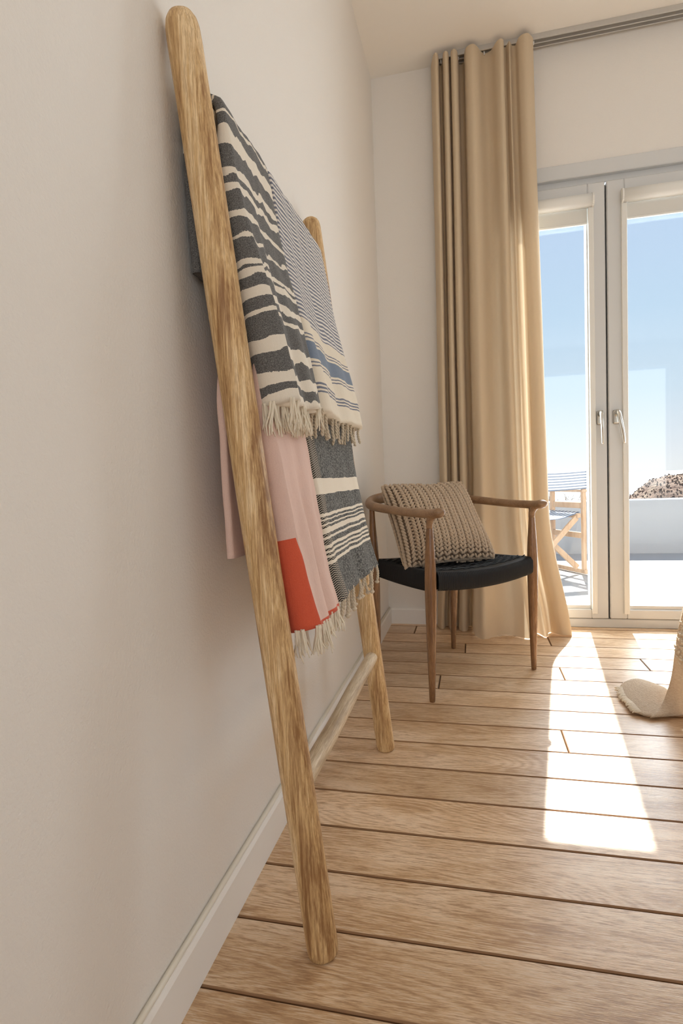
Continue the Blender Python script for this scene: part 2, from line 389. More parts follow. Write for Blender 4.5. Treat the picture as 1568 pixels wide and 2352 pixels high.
# ------------------------------------------------------------------ curtain and track
tr_ = empty('curtain_track', (1, 2.862, H), 'slim grey metal curtain track along the ceiling', 'curtain track')
bm = bmesh.new()
bm_box(bm, .31, 4.0, 2.832, 2.838, H-.024, H, .001); bm_box(bm, .31, 4.0, 2.886, 2.892, H-.024, H, .001); bm_box(bm, .31, 4.0, 2.859, 2.865, H-.024, H, .001)
bm_box(bm, .31, 4.0, 2.833, 2.891, H-.008, H-.001)
mesh_of(bm, 'rail', alu, tr_)
for i, x in enumerate((.35, .43, .55, .64, .70, .77)):
    V, F = tube([Vector((x, 2.849, H-.014)), Vector((x, 2.849, H-.036))], [.005, .003], 8); keep(fromd('glider', V, F, blind_m), tr_)
TOP = [(.300, 2.875), (.308, 2.83), (.318, 2.795), (.330, 2.785), (.338, 2.80), (.340, 2.84), (.341, 2.87), (.350, 2.875), (.357, 2.84), (.362, 2.80), (.373, 2.786), (.385, 2.80), (.388, 2.84), (.390, 2.86), (.396, 2.84),
       (.397, 2.80), (.410, 2.784), (.424, 2.797), (.430, 2.84), (.432, 2.885), (.442, 2.895), (.456, 2.885), (.458, 2.84), (.464, 2.80), (.480, 2.781), (.500, 2.779), (.518, 2.80), (.534, 2.835), (.556, 2.855), (.582, 2.84),
       (.600, 2.80), (.618, 2.781), (.632, 2.79), (.637, 2.82), (.636, 2.838), (.645, 2.842), (.652, 2.825), (.660, 2.807), (.668, 2.822), (.674, 2.838), (.688, 2.842), (.694, 2.825), (.700, 2.80), (.718, 2.782), (.738, 2.782), (.754, 2.80), (.766, 2.825), (.758, 2.842), (.730, 2.842), (.705, 2.840)]
BOT = [(.255, 2.87), (.262, 2.84), (.272, 2.81), (.284, 2.80), (.294, 2.81), (.298, 2.84), (.302, 2.86), (.312, 2.86), (.318, 2.83), (.324, 2.80), (.336, 2.785), (.350, 2.80), (.353, 2.83), (.356, 2.85), (.362, 2.83),
       (.366, 2.79), (.382, 2.76), (.400, 2.765), (.408, 2.80), (.410, 2.85), (.418, 2.87), (.430, 2.85), (.434, 2.78), (.444, 2.71), (.465, 2.66), (.490, 2.643), (.520, 2.672), (.550, 2.705), (.585, 2.718), (.620, 2.705),
       (.650, 2.682), (.680, 2.668), (.702, 2.69), (.708, 2.74), (.712, 2.77), (.728, 2.775), (.742, 2.75), (.758, 2.705), (.774, 2.72), (.782, 2.77), (.796, 2.785), (.806, 2.77), (.820, 2.75), (.842, 2.735), (.866, 2.735), (.886, 2.75), (.880, 2.785), (.866, 2.81), (.83, 2.815), (.80, 2.812)]
assert len(TOP) == len(BOT)
t3 = cr([(a, b, 0) for a, b in TOP], 5); b3 = cr([(a, b, 0) for a, b in BOT], 5)
def curt(i, v):
    t = v; wgt = .42*t**1.3 + .58*sm(.78, 1.0, t)*t**2
    p = t3[i].lerp(b3[i], wgt); z = lerp(H-.026, .004, v)
    # slack folds near the floor and slow wander of the pleats
    n = noise.noise(Vector((p.x*9, v*3.1, 1.7)))*.012*sm(.05, .5, v) + noise.noise(Vector((p.x*26, v*16, 4)))*.006*sm(.8, 1, v)
    return Vector((p.x+n*.5, p.y+n, z))
nv = 110; nu = len(t3)
V = [curt(i, (j/(nv-1))**.9) for j in range(nv) for i in range(nu)]
F = [(j*nu+i, j*nu+i+1, (j+1)*nu+i+1, (j+1)*nu+i) for j in range(nv-1) for i in range(nu-1)]
cur = empty('curtain', (.55, 2.8, 0), 'floor length beige linen curtain bunched beside the terrace door', 'curtain')
keep(fromd('cloth', V, F, curtain_m), cur)

# ------------------------------------------------------------------ ladder
FX, SL = .187, (.187-.03)/1.47
def ax(z): return FX-SL*z
lad = empty('ladder', (FX, 1.18, 0), 'rustic wooden pole ladder leaning on the wall, hung with towels', 'ladder')
def pole(y0, y1, seed, r0, r1):
    zs = [0, .004, .012] + [.03+1.45*i/58 for i in range(58)] + [1.474, 1.485, 1.493, 1.498, 1.5005]
    rr = [.86, .96, 1] + [1]*58 + [.975, .90, .74, .48, .15]
    path = [Vector((ax(z), lerp(y0, y1, z/1.5), z)) for z in zs]
    V, F = tube(path, [lerp(r0, r1, z/1.5)*k for z, k in zip(zs, rr)], 28)
    out = []
    for i, p in enumerate(V):
        c = path[i//28]; d = p-c
        t = math.atan2(d.y, d.x)
        k = 1+.035*noise.noise(Vector((math.cos(t)*1.2+seed, math.sin(t)*1.2, p.z*2.2)))+.02*noise.noise(Vector((math.cos(t)*3+seed, math.sin(t)*3, p.z*7)))
        out.append(c+d*k)
    # sit the foot flat on the floor
    for i in range(28): out[i].z = max(out[i].z, 0.0)
    keep(fromd('pole', out, F, pole_m), lad)
pole(.838, .826, 1.0, .0262, .0268); pole(1.537, 1.534, 9.0, .0262, .0262)
RZ = [1.368, 1.02, .66, .274]
for k, z in enumerate(RZ):
    path = [Vector((ax(z)+.0005*math.sin(i*.5+k), lerp(.84, 1.535, i/24), z+.0005*math.cos(i*.4+k*2))) for i in range(25)]
    V, F = tube(path, [.0168*(1+.012*math.sin(i*.8+k)) for i in range(25)], 16, jit=.02)
    keep(fromd('rung', V, F, rung_m), lad)

# ------------------------------------------------------------------ towels
def m_towel(name, build):
    M = Mat(name, .95, (.8, .8, .8), .1)
    uv = M.n('UVMap'); uv.uv_map = 'UVMap'; s = M.n('SeparateXYZ'); M.l(uv.outputs[0], s.inputs[0])
    ob = M.coord('Object')
    weave = M.noise(ob, 850, 2, .7)
    cr_ = M.noise(M.coord('Object', (60, 60, 14)), 4, 3, .6)
    c = build(M, s.outputs[0], s.outputs[1], weave, ob)
    M.col(c); M.bump(M.math('ADD', M.math('MULTIPLY', weave, .6), cr_), .5, .0015)
    M.p.inputs['Sheen Weight'].default_value = .1
    return M.m
def stripes(M, v, bounds, length, a, b, first):     # alternating colours between bounds (metres), two ramps of at most 30 stops
    half = (len(bounds)+1)//2; cols = (a, b)
    def mk(bs, start):
        st = [(0.0, cols[start])]
        for i, q in enumerate(bs): st.append((q/length, cols[(start+i+1) % 2]))
        return M.ramp(M.math('DIVIDE', v, length), st, 'CONSTANT')
    r1 = mk(bounds[:half], first); r2 = mk(bounds[half:], (first+half) % 2)
    f = M.math('GREATER_THAN', v, bounds[half]-1e-4)
    return M.mix(f, r1, r2)
CREAM = (.70, .63, .52)
def b_grey(M, u, v, wv, ob):
    # z of the stripe edges measured up the cloth from the hem
    zs = [1.40, 1.396, 1.377, 1.372, 1.345, 1.315, 1.284, 1.27, 1.254, 1.24, 1.21, 1.199, 1.173, 1.168, 1.133, 1.124, 1.119, 1.106, 1.085, 1.070, 1.055, 1.045, 1.008, .981, .953, .930, .915]
    zs = [1.512, 1.492, 1.472, 1.452, 1.43, 1.41] + zs
    e = sorted(max(.0, (z-.902)*1.008) for z in zs)
    wob = M.math('MULTIPLY', M.math('SUBTRACT', M.noise(M.coord('Object', (3, 7, 9)), 3, 2), .5), .036)
    wob2 = M.math('MULTIPLY', M.math('SUBTRACT', M.noise(M.coord('Object', (1, 1, 1)), 500, 2), .5), .003)
    vv = M.math('ADD', v, M.math('ADD', wob, wob2))
    dk = M.ramp(wv, [(.35, (.05, .048, .047)), (.65, (.22, .215, .205))])
    m = stripes(M, vv, e, .72, (0, 0, 0), (1, 1, 1), 1)
    c = M.n('SeparateColor'); M.l(m, c.inputs[0])
    back = M.math('GREATER_THAN', v, .66)
    cw = M.mix(wv, CREAM, (.80, .74, .64))
    return M.mix(c.outputs[0], dk, cw)
grey_m = m_towel('grey_striped_cotton', b_grey)
def b_blue(M, u, v, wv, ob):
    w1 = M.math('MULTIPLY', M.math('SUBTRACT', M.noise(M.coord('Object', (2, 6, 5)), 3, 2), .5), .010)
    vv = M.math('ADD', v, w1)
    fr_ = M.math('FRACT', M.math('DIVIDE', vv, .0098)); fine = M.math('LESS_THAN', fr_, .52)
    fine = M.math('MULTIPLY', fine, M.math('GREATER_THAN', vv, .188))
    st = [(0, (0, 0, 0))]; L = .19
    for a, b in ((.038, .042), (.046, .050), (.054, .058), (.092, .095), (.099, .102), (.107, .142), (.147, .150), (.155, .158)):
        st += [(a/L, (1, 1, 1)), (b/L, (0, 0, 0))]
    r = M.ramp(M.math('DIVIDE', vv, L), st, 'CONSTANT'); sc = M.n('SeparateColor'); M.l(r, sc.inputs[0])
    low = M.math('MULTIPLY', sc.outputs[0], M.math('LESS_THAN', vv, .186))
    band = M.math('MULTIPLY', M.math('GREATER_THAN', vv, .105), M.math('LESS_THAN', vv, .145))
    f = M.math('MAXIMUM', fine, low)
    dash = M.noise(M.coord('Object', (300, 300, 80)), 1, 1)
    ink = M.mix(wv, (.09, .095, .13), (.24, .25, .30)); blue = M.mix(wv, (.10, .135, .19), (.24, .285, .36))
    ink = M.mix(band, ink, blue)
    base = M.mix(M.math('GREATER_THAN', vv, .188), M.mix(wv, (.66, .58, .46), (.76, .69, .57)), M.mix(wv, (.62, .58, .53), (.76, .72, .66)))
    return M.mix(f, base, ink)
blue_m = m_towel('blue_pinstripe_cotton', b_blue)
def b_pink(M, u, v, wv, ob):
    pk = M.mix(wv, (.60, .40, .34), (.76, .57, .49)); rd = M.mix(wv, (.52, .075, .035), (.70, .14, .075))
    f = M.math('MULTIPLY', M.math('LESS_THAN', v, .152), M.math('LESS_THAN', M.math('ADD', u, M.math('MULTIPLY', v, .25)), .03))
    f = M.math('MULTIPLY', f, M.math('GREATER_THAN', u, -.085))
    f = M.math('MAXIMUM', f, M.math('LESS_THAN', v, .007))
    return M.mix(f, pk, rd)
pink_m = m_towel('pink_cotton', b_pink)
def b_black(M, u, v, wv, ob):
    # herringbone in the border, loose check in the body
    zz = M.math('MULTIPLY', M.math('PINGPONG', M.math('MULTIPLY', u, 38), 1), .004)
    hb = M.math('LESS_THAN', M.math('FRACT', M.math('DIVIDE', M.math('ADD', v, zz), .0042)), .56)
    bord = M.math('LESS_THAN', u, .12)
    chk = M.noise(M.coord('Object', (1, 130, 190)), 1.3, 3, .8)
    body = M.ramp(chk, [(.40, (.018, .018, .018)), (.62, (.22, .22, .205))])
    dk = M.mix(bord, body, M.mix(hb, (.42, .37, .30), (.014, .013, .012)))
    wh = M.mix(wv, (.68, .60, .48), (.80, .73, .62))
    w1 = M.math('MULTIPLY', M.math('SUBTRACT', M.noise(M.coord('Object', (2, 5, 5)), 3, 2), .5), .008)
    vv = M.math('ADD', v, w1); st = [(0, (0, 0, 0))]; L = .40
    for a, b in ((.074, .080), (.086, .091), (.096, .101), (.106, .111), (.122, .127), (.134, .144), (.149, .153), (.158, .162), (.167, .172), (.211, .244)):
        st += [(a/L, (1, 1, 1)), (b/L, (0, 0, 0))]
    r = M.ramp(M.math('DIVIDE', vv, L), st, 'CONSTANT'); sc = M.n('SeparateColor'); M.l(r, sc.inputs[0])
    return M.mix(sc.outputs[0], dk, wh)
black_m = m_towel('black_plaid_cotton', b_black)

def towel(name, label, mat, path, yl, yr, T, ripple, seed, nA=44, roll=lambda s: 0):
    """path: (x, z) points from back hem over the rung to front hem; yl, yr, T, functions of s (distance from front hem) and side (front 1 / back 0)"""
    pts = cr([(a, 0, b) for a, b in path], 8)
    # resample evenly
    L = [0]
    for a, b in zip(pts, pts[1:]): L.append(L[-1]+(b-a).length)
    tot = L[-1]; N = int(tot/.008); P = []
    k = 0
    for i in range(N+1):
        q = tot*i/N
        while k < len(L)-2 and L[k+1] < q: k += 1
        P.append(pts[k].lerp(pts[k+1], (q-L[k])/max(1e-9, L[k+1]-L[k])))
    V, F, UV = [], [], []; nR = 5
    ring_n = nA + nR + nA + nR
    for i, p in enumerate(P):
        d = (P[min(i+1, N)]-P[max(i-1, 0)]).normalized(); nrm = Vector((-d.z, 0, d.x))   # outward (room side on the front run)
        s = tot*(1-i/N); a, b, h = yl(s), yr(s), T(s)/2
        fr_ = sm(.0, .35*tot, s)
        def put(y, off, u):
            f = (y-a)/(b-a)
            rp_ = ripple(f, s) if off > -1e-6 else ripple(f, s)*.5
            wv = noise.noise(Vector((y*18, s*7, seed)))*.0035 + noise.noise(Vector((y*60, s*24, seed+3)))*.0012
            zz = noise.noise(Vector((y*7, seed, 2.0)))*.004*(1 if i == N else .3)
            q = p + nrm*(off+rp_+wv); V.append(Vector((max(q.x, .006), y + noise.noise(Vector((s*5, seed, 8)))*.004, q.z+zz))); UV.append((u, s))
        for k_ in range(nA): f = k_/(nA-1); put(lerp(a+h*.6, b-h*.6, f), h*(1+0*f), f)
        for k_ in range(nR): t = math.pi/2-math.pi*(k_+1)/(nR+1); put(b-h*.6+h*.6*math.cos(t), h*math.sin(t), 1+.02*(k_+1))
        rl = roll(s)     # the rolled fold along the near edge is thicker, towards the wall
        for k_ in range(nA): f = 1-k_/(nA-1); put(lerp(a+h*.6, b-h*.6, f), -h-rl*math.exp(-(f/.14)**2), f)
        for k_ in range(nR):
            t = -math.pi/2-math.pi*(k_+1)/(nR+1); g_ = (k_+1)/(nR+1)
            put(a+h*.6+(h*.6+rl*.12)*math.cos(t), h*math.sin(t)-rl*(1-g_), -.016*(nR-k_))
    for i in range(N):
        for k_ in range(ring_n):
            F.append((i*ring_n+k_, i*ring_n+(k_+1) % ring_n, (i+1)*ring_n+(k_+1) % ring_n, (i+1)*ring_n+k_))
    def cap(i):
        o = i*ring_n
        for k_ in range(nA-1): F.append((o+k_, o+k_+1, o+nA+nR+nA-2-k_, o+nA+nR+nA-1-k_))
        F.append(tuple(o+nA-1+k_ for k_ in range(nR+2))); F.append(tuple([o+2*nA+nR-1+k_ for k_ in range(nR+1)]+[o]))
    cap(0); cap(N)
    root = empty(name, (P[N].x, (yl(0)+yr(0))/2, P[N].z), label, 'towel')
    o = fromd('cloth', V, F, mat)
    uvl = o.data.uv_layers.new(name='UVMap')
    for lp in o.data.loops: uvl.data[lp.index].uv = UV[lp.vertex_index]
    keep(o, root)
    hem = [(V[N*ring_n+k_], V[N*ring_n+nA+nR+nA-1-k_]) for k_ in range(nA)]
    left = [(V[N*ring_n+2*nA+nR+k_],)*2 for k_ in range(nR)]
    return root, [q for q in left for _ in (0, 1)]+hem
def tuft(rs, n, ln, spread, r):
    parts = []
    for k in range(n):
        x, y = rs.uniform(-.003, .003), rs.uniform(-.004, .004); dx, dy = rs.uniform(-spread, spread), rs.uniform(-spread, spread)
        l_ = ln*rs.uniform(.75, 1.1)
        pts = cr([(x, y, .004), (x+dx*.2+rs.uniform(-.002, .002), y+dy*.3, -l_*.3), (x+dx*.6, y+dy*.6+rs.uniform(-.004, .004), -l_*.65), (x+dx, y+dy, -l_)], 4)
        parts.append(tube(pts, [r*lerp(1, .45, i/(len(pts)-1)) for i in range(len(pts))], 5))
    return merge(parts)
def cordage(rs, ln, r, knot):
    pts = cr([(0, 0, .005), (rs.uniform(-.003, .003), rs.uniform(-.004, .004), -ln*.4), (rs.uniform(-.004, .004), rs.uniform(-.006, .006), -ln)], 12)
    parts = []
    for ph in (0, math.pi):
        q = [p+Vector((math.cos(i*.95+ph)*r*.55, math.sin(i*.95+ph)*r*.55, 0)) for i, p in enumerate(pts)]
        parts.append(tube(q, [r*.72]*len(q), 6))
    if knot:
        e = pts[-1]
        q = [e+Vector((0, 0, .004-.0012*i)) for i in range(8)]
        parts.append(tube(q, [r*k for k in (.8, 1.5, 1.9, 2.0, 1.9, 1.6, 1.2, .9)], 8, jit=.3))
        parts.append(tuft(rs, 3, .010, .003, r*.35)) if False else None
        parts = [p for p in parts if p]
    return merge(parts)
def fringe(root, hem, n, variants, mat, lo=.02, hi=.98, seed=1):
    rs = random.Random(seed); mes = []
    for v, f in variants:
        me = bpy.data.meshes.new('tassel'); me.from_pydata([tuple(p) for p in v], [], f); me.materials.append(mat)
        for p in me.polygons: p.use_smooth = True
        mes.append(me)
    for k in range(n):
        f = lerp(lo, hi, (k+rs.uniform(.3, .7))/n); a, b = hem[int(f*(len(hem)-1))]
        p = a.lerp(b, rs.choice((.1, .3, .6)))
        o = bpy.data.objects.new('tassel', mes[k % len(mes)]); COL.objects.link(o)
        o.location = p; o.rotation_euler = (rs.uniform(-.12, .12), rs.uniform(-.12, .1), rs.uniform(0, 6.28)); s = rs.uniform(.85, 1.12); o.scale = (1, 1, s)
        keep(o, root)
rs = random.Random(3)
tufts = [tuft(rs, 8, .044, .010, .0021) for _ in range(5)]
cords = [cordage(rs, .046, .0031, False) for _ in range(4)]
kcords = [cordage(rs, .046, .0032, True) for _ in range(4)]

def rpath(rz, fz, bz, o_r, mids, bottom, gap=.002, r=.0165, t=.012):
    """front run: follows the ladder with the given offsets, back run: hangs plumb behind the rung"""
    X = ax(rz); R_ = r+t/2+gap
    out = [(X-R_*.9, bz), (X-R_, bz+.12), (X-R_, rz-.05), (X-R_*.96, rz+.002), (X-R_*.62, rz+R_*.8), (X, rz+R_*1.04), (X+R_*.66, rz+R_*.78), (X+R_*1.02, rz)]
    for z, off in mids: out.append((ax(z)+off, z))
    out.append((ax(fz)+bottom, fz)); return out
# plaid black towel and pink towel hang on the second rung, the striped ones on the top rung over them
rp_black = lambda f, s: (.004*math.sin(f*9+1.0)+.003*math.sin(f*21+s*8))*sm(.42, .05, s)
T1, hem1 = towel('cotton_towel', 'black and cream plaid towel with herringbone border, under the blue one', black_m,
    rpath(1.02, .539, .62, 0, [(.86, .028), (.70, .034), (.60, .042)], .050, t=.012),
    lambda s: 1.060-.026*sm(.34, .02, s), lambda s: 1.494, lambda s: .012+.010*sm(.5, 0, s), rp_black, 2.0, roll=lambda s: .010*sm(.46, .40, s))
fringe(T1, hem1, 19, kcords, fringe2_m, seed=4)
rp_pink = lambda f, s: (.010*math.sin(f*7.5+.4)*f*(1-f)*2+.004*math.sin(f*17+2))*sm(.50, .05, s)
T2, hem2 = towel('cotton_towel', 'pink towel with a red block and red hem beside the near pole', pink_m,
    rpath(1.02, .535, .655, 0, [(.86, .028), (.70, .036), (.60, .044)], .052, t=.012),
    lambda s: .862-.022*sm(.56, .70, s), lambda s: 1.048-.030*sm(.34, .02, s), lambda s: .013+.018*sm(.5, 0, s), rp_pink, 5.0, roll=lambda s: .020*sm(.47, .36, s)+.006*sm(.3, 0, s))
fringe(T2, hem2, 17, tufts, fringe_m, seed=5)
rp_grey = lambda f, s: (.006*math.sin(f*8.0+.9)+.004*math.sin(f*19+s*9))*sm(.48, .02, s)
T3, hem3 = towel('cotton_towel', 'grey and cream striped towel with loose fringe on the top rung', grey_m,
    rpath(1.368, .905, 1.12, 0, [(1.22, .031), (1.10, .040), (1.02, .047)], .056, t=.016),
    lambda s: .861-.012*sm(.5, .6, s), lambda s: 1.064-.018*sm(.44, .25, s), lambda s: .016+.026*sm(.5, 0, s), rp_grey, 8.0, roll=lambda s: .016*sm(.46, .40, s)+.010*sm(.4, .1, s))
fringe(T3, hem3, 18, tufts, fringe_m, seed=6)
rp_blue = lambda f, s: (.009*math.sin(f*9.5+.2)*(1-.5*f)+.003*math.sin(f*23))*sm(.48, .02, s)
T4, hem4 = towel('cotton_towel', 'blue pinstriped towel with wide blue band and corded fringe', blue_m,
    rpath(1.368, .908, 1.05, 0, [(1.22, .030), (1.10, .040), (1.02, .048)], .057, t=.014),
    lambda s: 1.080-.020*sm(.44, .25, s)+.004*sm(.2, 0, s), lambda s: 1.478+.022*sm(.45, .1, s), lambda s: .014+.018*sm(.5, 0, s), rp_blue, 11.0, roll=lambda s: .010*sm(.46, .40, s))
fringe(T4, hem4, 18, cords, fringe2_m, seed=7)

# ------------------------------------------------------------------ armchair
CC = Vector((.338, 2.219, 0)); CW = Vector((.705, .709, 0)).normalized(); CF = Vector((CW.y, -CW.x, 0))
def cl(a, b, z): return CC+CW*a+CF*b+Vector((0, 0, z))
ch = empty('armchair', tuple(CC), 'walnut armchair with curved arms and black woven cord seat', 'chair')
def leg(a0, b0, a1, b1, ztop, seat=.40):
    zs = [0, .006, .03, .10, .2, .3, seat, .46, .52, .58, ztop-.02, ztop]
    rs_ = [.0085, .0098, .0108, .0130, .0160, .0184, .0200, .0192, .0165, .0128, .0105, .0115]
    P = cr([tuple(cl(lerp(a0, a1, z/ztop), lerp(b0, b1, z/ztop), z)) for z in zs], 3)
    rr = [r.x for r in cr([(q, 0, 0) for q in rs_], 3)]
    V, F = tube(P, rr, 18); keep(fromd('leg', V, F, walnut), ch)
leg(-.2625, .200, -.256, .205, .635); leg(.2625, .200, .260, .205, .635)
leg(-.2065, -.192, -.222, -.178, .660); leg(.2065, -.192, .222, -.178, .660)
armp = [(-.256, .276, .659), (-.258, .250, .652), (-.263, .20, .649), (-.268, .10, .651), (-.268, 0, .657), (-.262, -.09, .664), (-.238, -.17, .672), (-.18, -.235, .682), (-.09, -.27, .690), (0, -.28, .693)]
armp = armp + [(-a, b, z) for a, b, z in armp[-2::-1]]
P = cr([tuple(cl(*q)) for q in armp], 5); n = len(P)
rad, ell = [], []
for i in range(n):
    t = min(i, n-1-i)/(n/2)
    r = table(t, [(0, .0035), (.02, .009), (.07, .0165), (.11, .0178), (.16, .0168), (.35, .0155), (.6, .0165), (1, .02)])
    e = table(t, [(0, 1.1), (.06, 1.35), (.25, 1.2), (.6, 1.0), (1, .75)]); rad.append(r); ell.append((e, table(t, [(0, .8), (.1, .95), (.5, 1), (1, 1.35)])))
V, F = tube(P, rad, 16, ell=ell); arm_rail = keep(fromd('arm_rail', V, F, walnut_arm), ch)
for sgn in (-1, 1):    # swelling where the front leg grows into the arm
    q = cr([tuple(cl(sgn*.258, .205, .600)), tuple(cl(sgn*.258, .208, .622)), tuple(cl(sgn*.259, .218, .640)), tuple(cl(sgn*.259, .232, .650))], 4)
    V, F = tube(q, [lerp(.0115, .0175, (i/(len(q)-1))**1.5) for i in range(len(q))], 14); keep(fromd('arm_joint', V, F, walnut_arm), arm_rail)
# woven seat: cords wrapped over the front and back rails, ridge by ridge
NCORD = 64
def seat_fn(u, v):
    # u across (0..1 left to right), v around the section
    ph = u*NCORD; rid = abs(math.sin(math.pi*ph))*.0024
    a = lerp(-1, 1, u)
    ring_ = [(.214, .381), (.222, .388), (.224, .408), (.223, .432), (.214, .445), (.19, .4475), (.10, .437), (0, .430), (-.10, .433), (-.18, .443), (-.198, .443), (-.206, .430), (-.206, .40), (-.198, .385), (-.15, .395), (0, .398), (.15, .396), (.20, .383)]
    k = v*(len(ring_)-1); i = min(int(k), len(ring_)-2); f_, z = [lerp(ring_[i][q], ring_[i+1][q], k-i) for q in (0, 1)]
    hw = lerp(.188, .240, (f_+.2)/.42)
    bow = (1-a*a)
    z = z - bow*.010*(1 if f_ > .12 else .6) + (a*a)*.004
    f_ = f_ + bow*.012*(1 if f_ > .1 else 0)
    nd = Vector((f_, 0, z-.41)).normalized()
    under = 1
    return cl(a*hw, f_+nd.x*rid, z+nd.z*rid)
V, F = grid(seat_fn, NCORD*4+1, 52)
seat = keep(fromd('seat', V, F, cord_m), ch); seat['label'] = 'black woven cord seat'
for sgn in (-1, 1):
    def rail_fn(u, v):
        b = lerp(-.178, .182, u); rid = abs(math.sin(math.pi*u*52))*.0022; t = v*2*math.pi
        hw = lerp(.188, .240, (b+.2)/.42)+.006
        e = 3.0; c_, s_ = math.cos(t), math.sin(t)
        rr = (abs(c_)**e+abs(s_)**e)**(-1/e)
        return cl(sgn*hw+c_*rr*(.015+rid), b, .4095+s_*rr*(.0345+rid)+.004*abs(2*u-1)**2)
    V, F = grid(rail_fn, 52*4+1, 24); keep(fromd('cord_side_rail', V, F, cord_m), seat)
# cross-weave over the seat top
parts = []
for k in range(26):
    b = lerp(-.17, .19, k/25); pts = []
    hw = lerp(.188, .240, (b+.2)/.42)-.004
    for i in range(40):
        a = lerp(-1, 1, i/39)
        z = table(b, [(-.2, .443), (-.10, .433), (0, .430), (.10, .437), (.19, .4475), (.22, .44)])
        z = z-(1-a*a)*.010*(1 if b > .12 else .6)+a*a*.004 + .0012 + .0022*math.sin(i*math.pi/2+k*math.pi)
        pts.append(cl(a*hw, b, z))
    parts.append(tube(pts, [.0022]*40, 5))
wv = keep(fromd('seat_weave', *merge(parts), cord_m), seat); wv['kind'] = 'stuff'

# ------------------------------------------------------------------ knitted cushion
cush = empty('cushion', tuple(cl(-.02, .02, .44)), 'chunky knitted taupe cushion propped on the armchair seat', 'cushion')
BLc, BRc, TRc, TLc = Vector((-.235, .045, .442)), Vector((.165, .095, .442)), Vector((.232, -.150, .735)), Vector((-.205, -.125, .738))
def cpt(u, v, side):      # u left-right, v bottom-top, side +1 front -1 back
    uu, vv = 2*u-1, 2*v-1
    pin = .012
    q = BLc.lerp(BRc, u).lerp(TLc.lerp(TRc, u), v)
    cu = (BRc-BLc).normalized(); cv = (TLc-BLc).normalized(); nn = cv.cross(cu).normalized()
    if nn.y < 0: nn = -nn
    q = q - cu*uu*pin*(1-vv*vv) - cv*vv*pin*(1-uu*uu)*1.0
    th = .066*((1-abs(uu)**3)*(1-abs(vv)**3))**.55
    q = q + nn*side*th
    return cl(q.x, q.y, max(q.z, .441))
def pill(u, v):
    if v <= .5: return cpt(u, v*2, 1)
    return cpt(u, 2-v*2, -1)
V, F = grid(lambda u, v: pill(u, v), 40, 80)
cbody = keep(fromd('cushion_body', V, F, knit_gap), cush)
parts = []
def nrm_at(u, v, s):
    e = .01; a = cpt(min(1, u+e), v, s)-cpt(max(0, u-e), v, s); b = cpt(u, min(1, v+e), s)-cpt(u, max(0, v-e), s)
    n_ = a.cross(b)
    if n_.length < 1e-9: return Vector((0, 0, 1)), a.normalized(), b.normalized()
    n_.normalize(); f3 = CF*s
    if n_.dot(f3) < 0: n_ = -n_
    return n_, a.normalized(), b.normalized()
def blob(c, d, n_, ln, r, r2):       # a plump yarn loop: ellipsoid drawn along d
    s_ = d.cross(n_).normalized(); n2 = s_.cross(d).normalized(); V = []; m, k = 5, 7
    V.append(c-d*ln)
    for i in range(1, m):
        t = math.pi*i/m
        for j in range(k):
            q = 2*math.pi*j/k; V.append(c-d*ln*math.cos(t)+(s_*math.cos(q)*r+n2*math.sin(q)*r2)*math.sin(t)**.75)
    V.append(c+d*ln); F = []
    for j in range(k): F.append((0, 1+(j+1) % k, 1+j)); F.append((len(V)-1, 1+(m-2)*k+j, 1+(m-2)*k+(j+1) % k))
    for i in range(m-2):
        for j in range(k): a = 1+i*k+j; b = 1+i*k+(j+1) % k; F.append((a, b, b+k, a+k))
    return V, F
NW, NR = 11, 25
for side in (1, -1):
    for wl in range(NW):
        for rw in range(NR):
            v = (rw+.5)/NR
            uc = (wl+.5)/NW
            for sg in (-1, 1):
                u = uc+sg*.019; n_, du, dv = nrm_at(u, v, side)
                d = (dv*.86-du*sg*-.55).normalized()
                parts.append(blob(cpt(u, v, side)+n_*.0085, d, n_, .0125, .0056, .0066))
            u = uc+.5/NW
            if u < .985:      # recessed purl bump between the ribs
                n_, du, dv = nrm_at(u, v, side)
                for sg in (-1, 1):
                    d = (du+dv*.45*sg).normalized(); parts.append(blob(cpt(u+sg*.009, min(1, v+.0), side)+n_*.0030, d, n_, .0090, .0042, .005))
kn = keep(fromd('knit_stitches', *merge(parts), knit_m), cbody); kn['kind'] = 'stuff'
# rounded knitted rim
rim = [(0, i/24) for i in range(25)] + [(i/24, 1) for i in range(1, 25)] + [(1, 1-i/24) for i in range(1, 25)] + [(1-i/24, 0) for i in range(1, 25)]
parts = []
for i in range(len(rim)-1):
    for h_ in (.25, .75):
        u = lerp(rim[i][0], rim[i+1][0], h_); v = lerp(rim[i][1], rim[i+1][1], h_)
        a = cpt(*rim[i], 1); b = cpt(*rim[i+1], 1); d = (b-a).normalized()
        parts.append(blob(a.lerp(b, h_), (d+CF*(.6 if h_ < .5 else -.6)).normalized(), CF, .010, .0068, .0068))
kr = keep(fromd('knit_edge', *merge(parts), knit_m), cush); kr['kind'] = 'stuff'

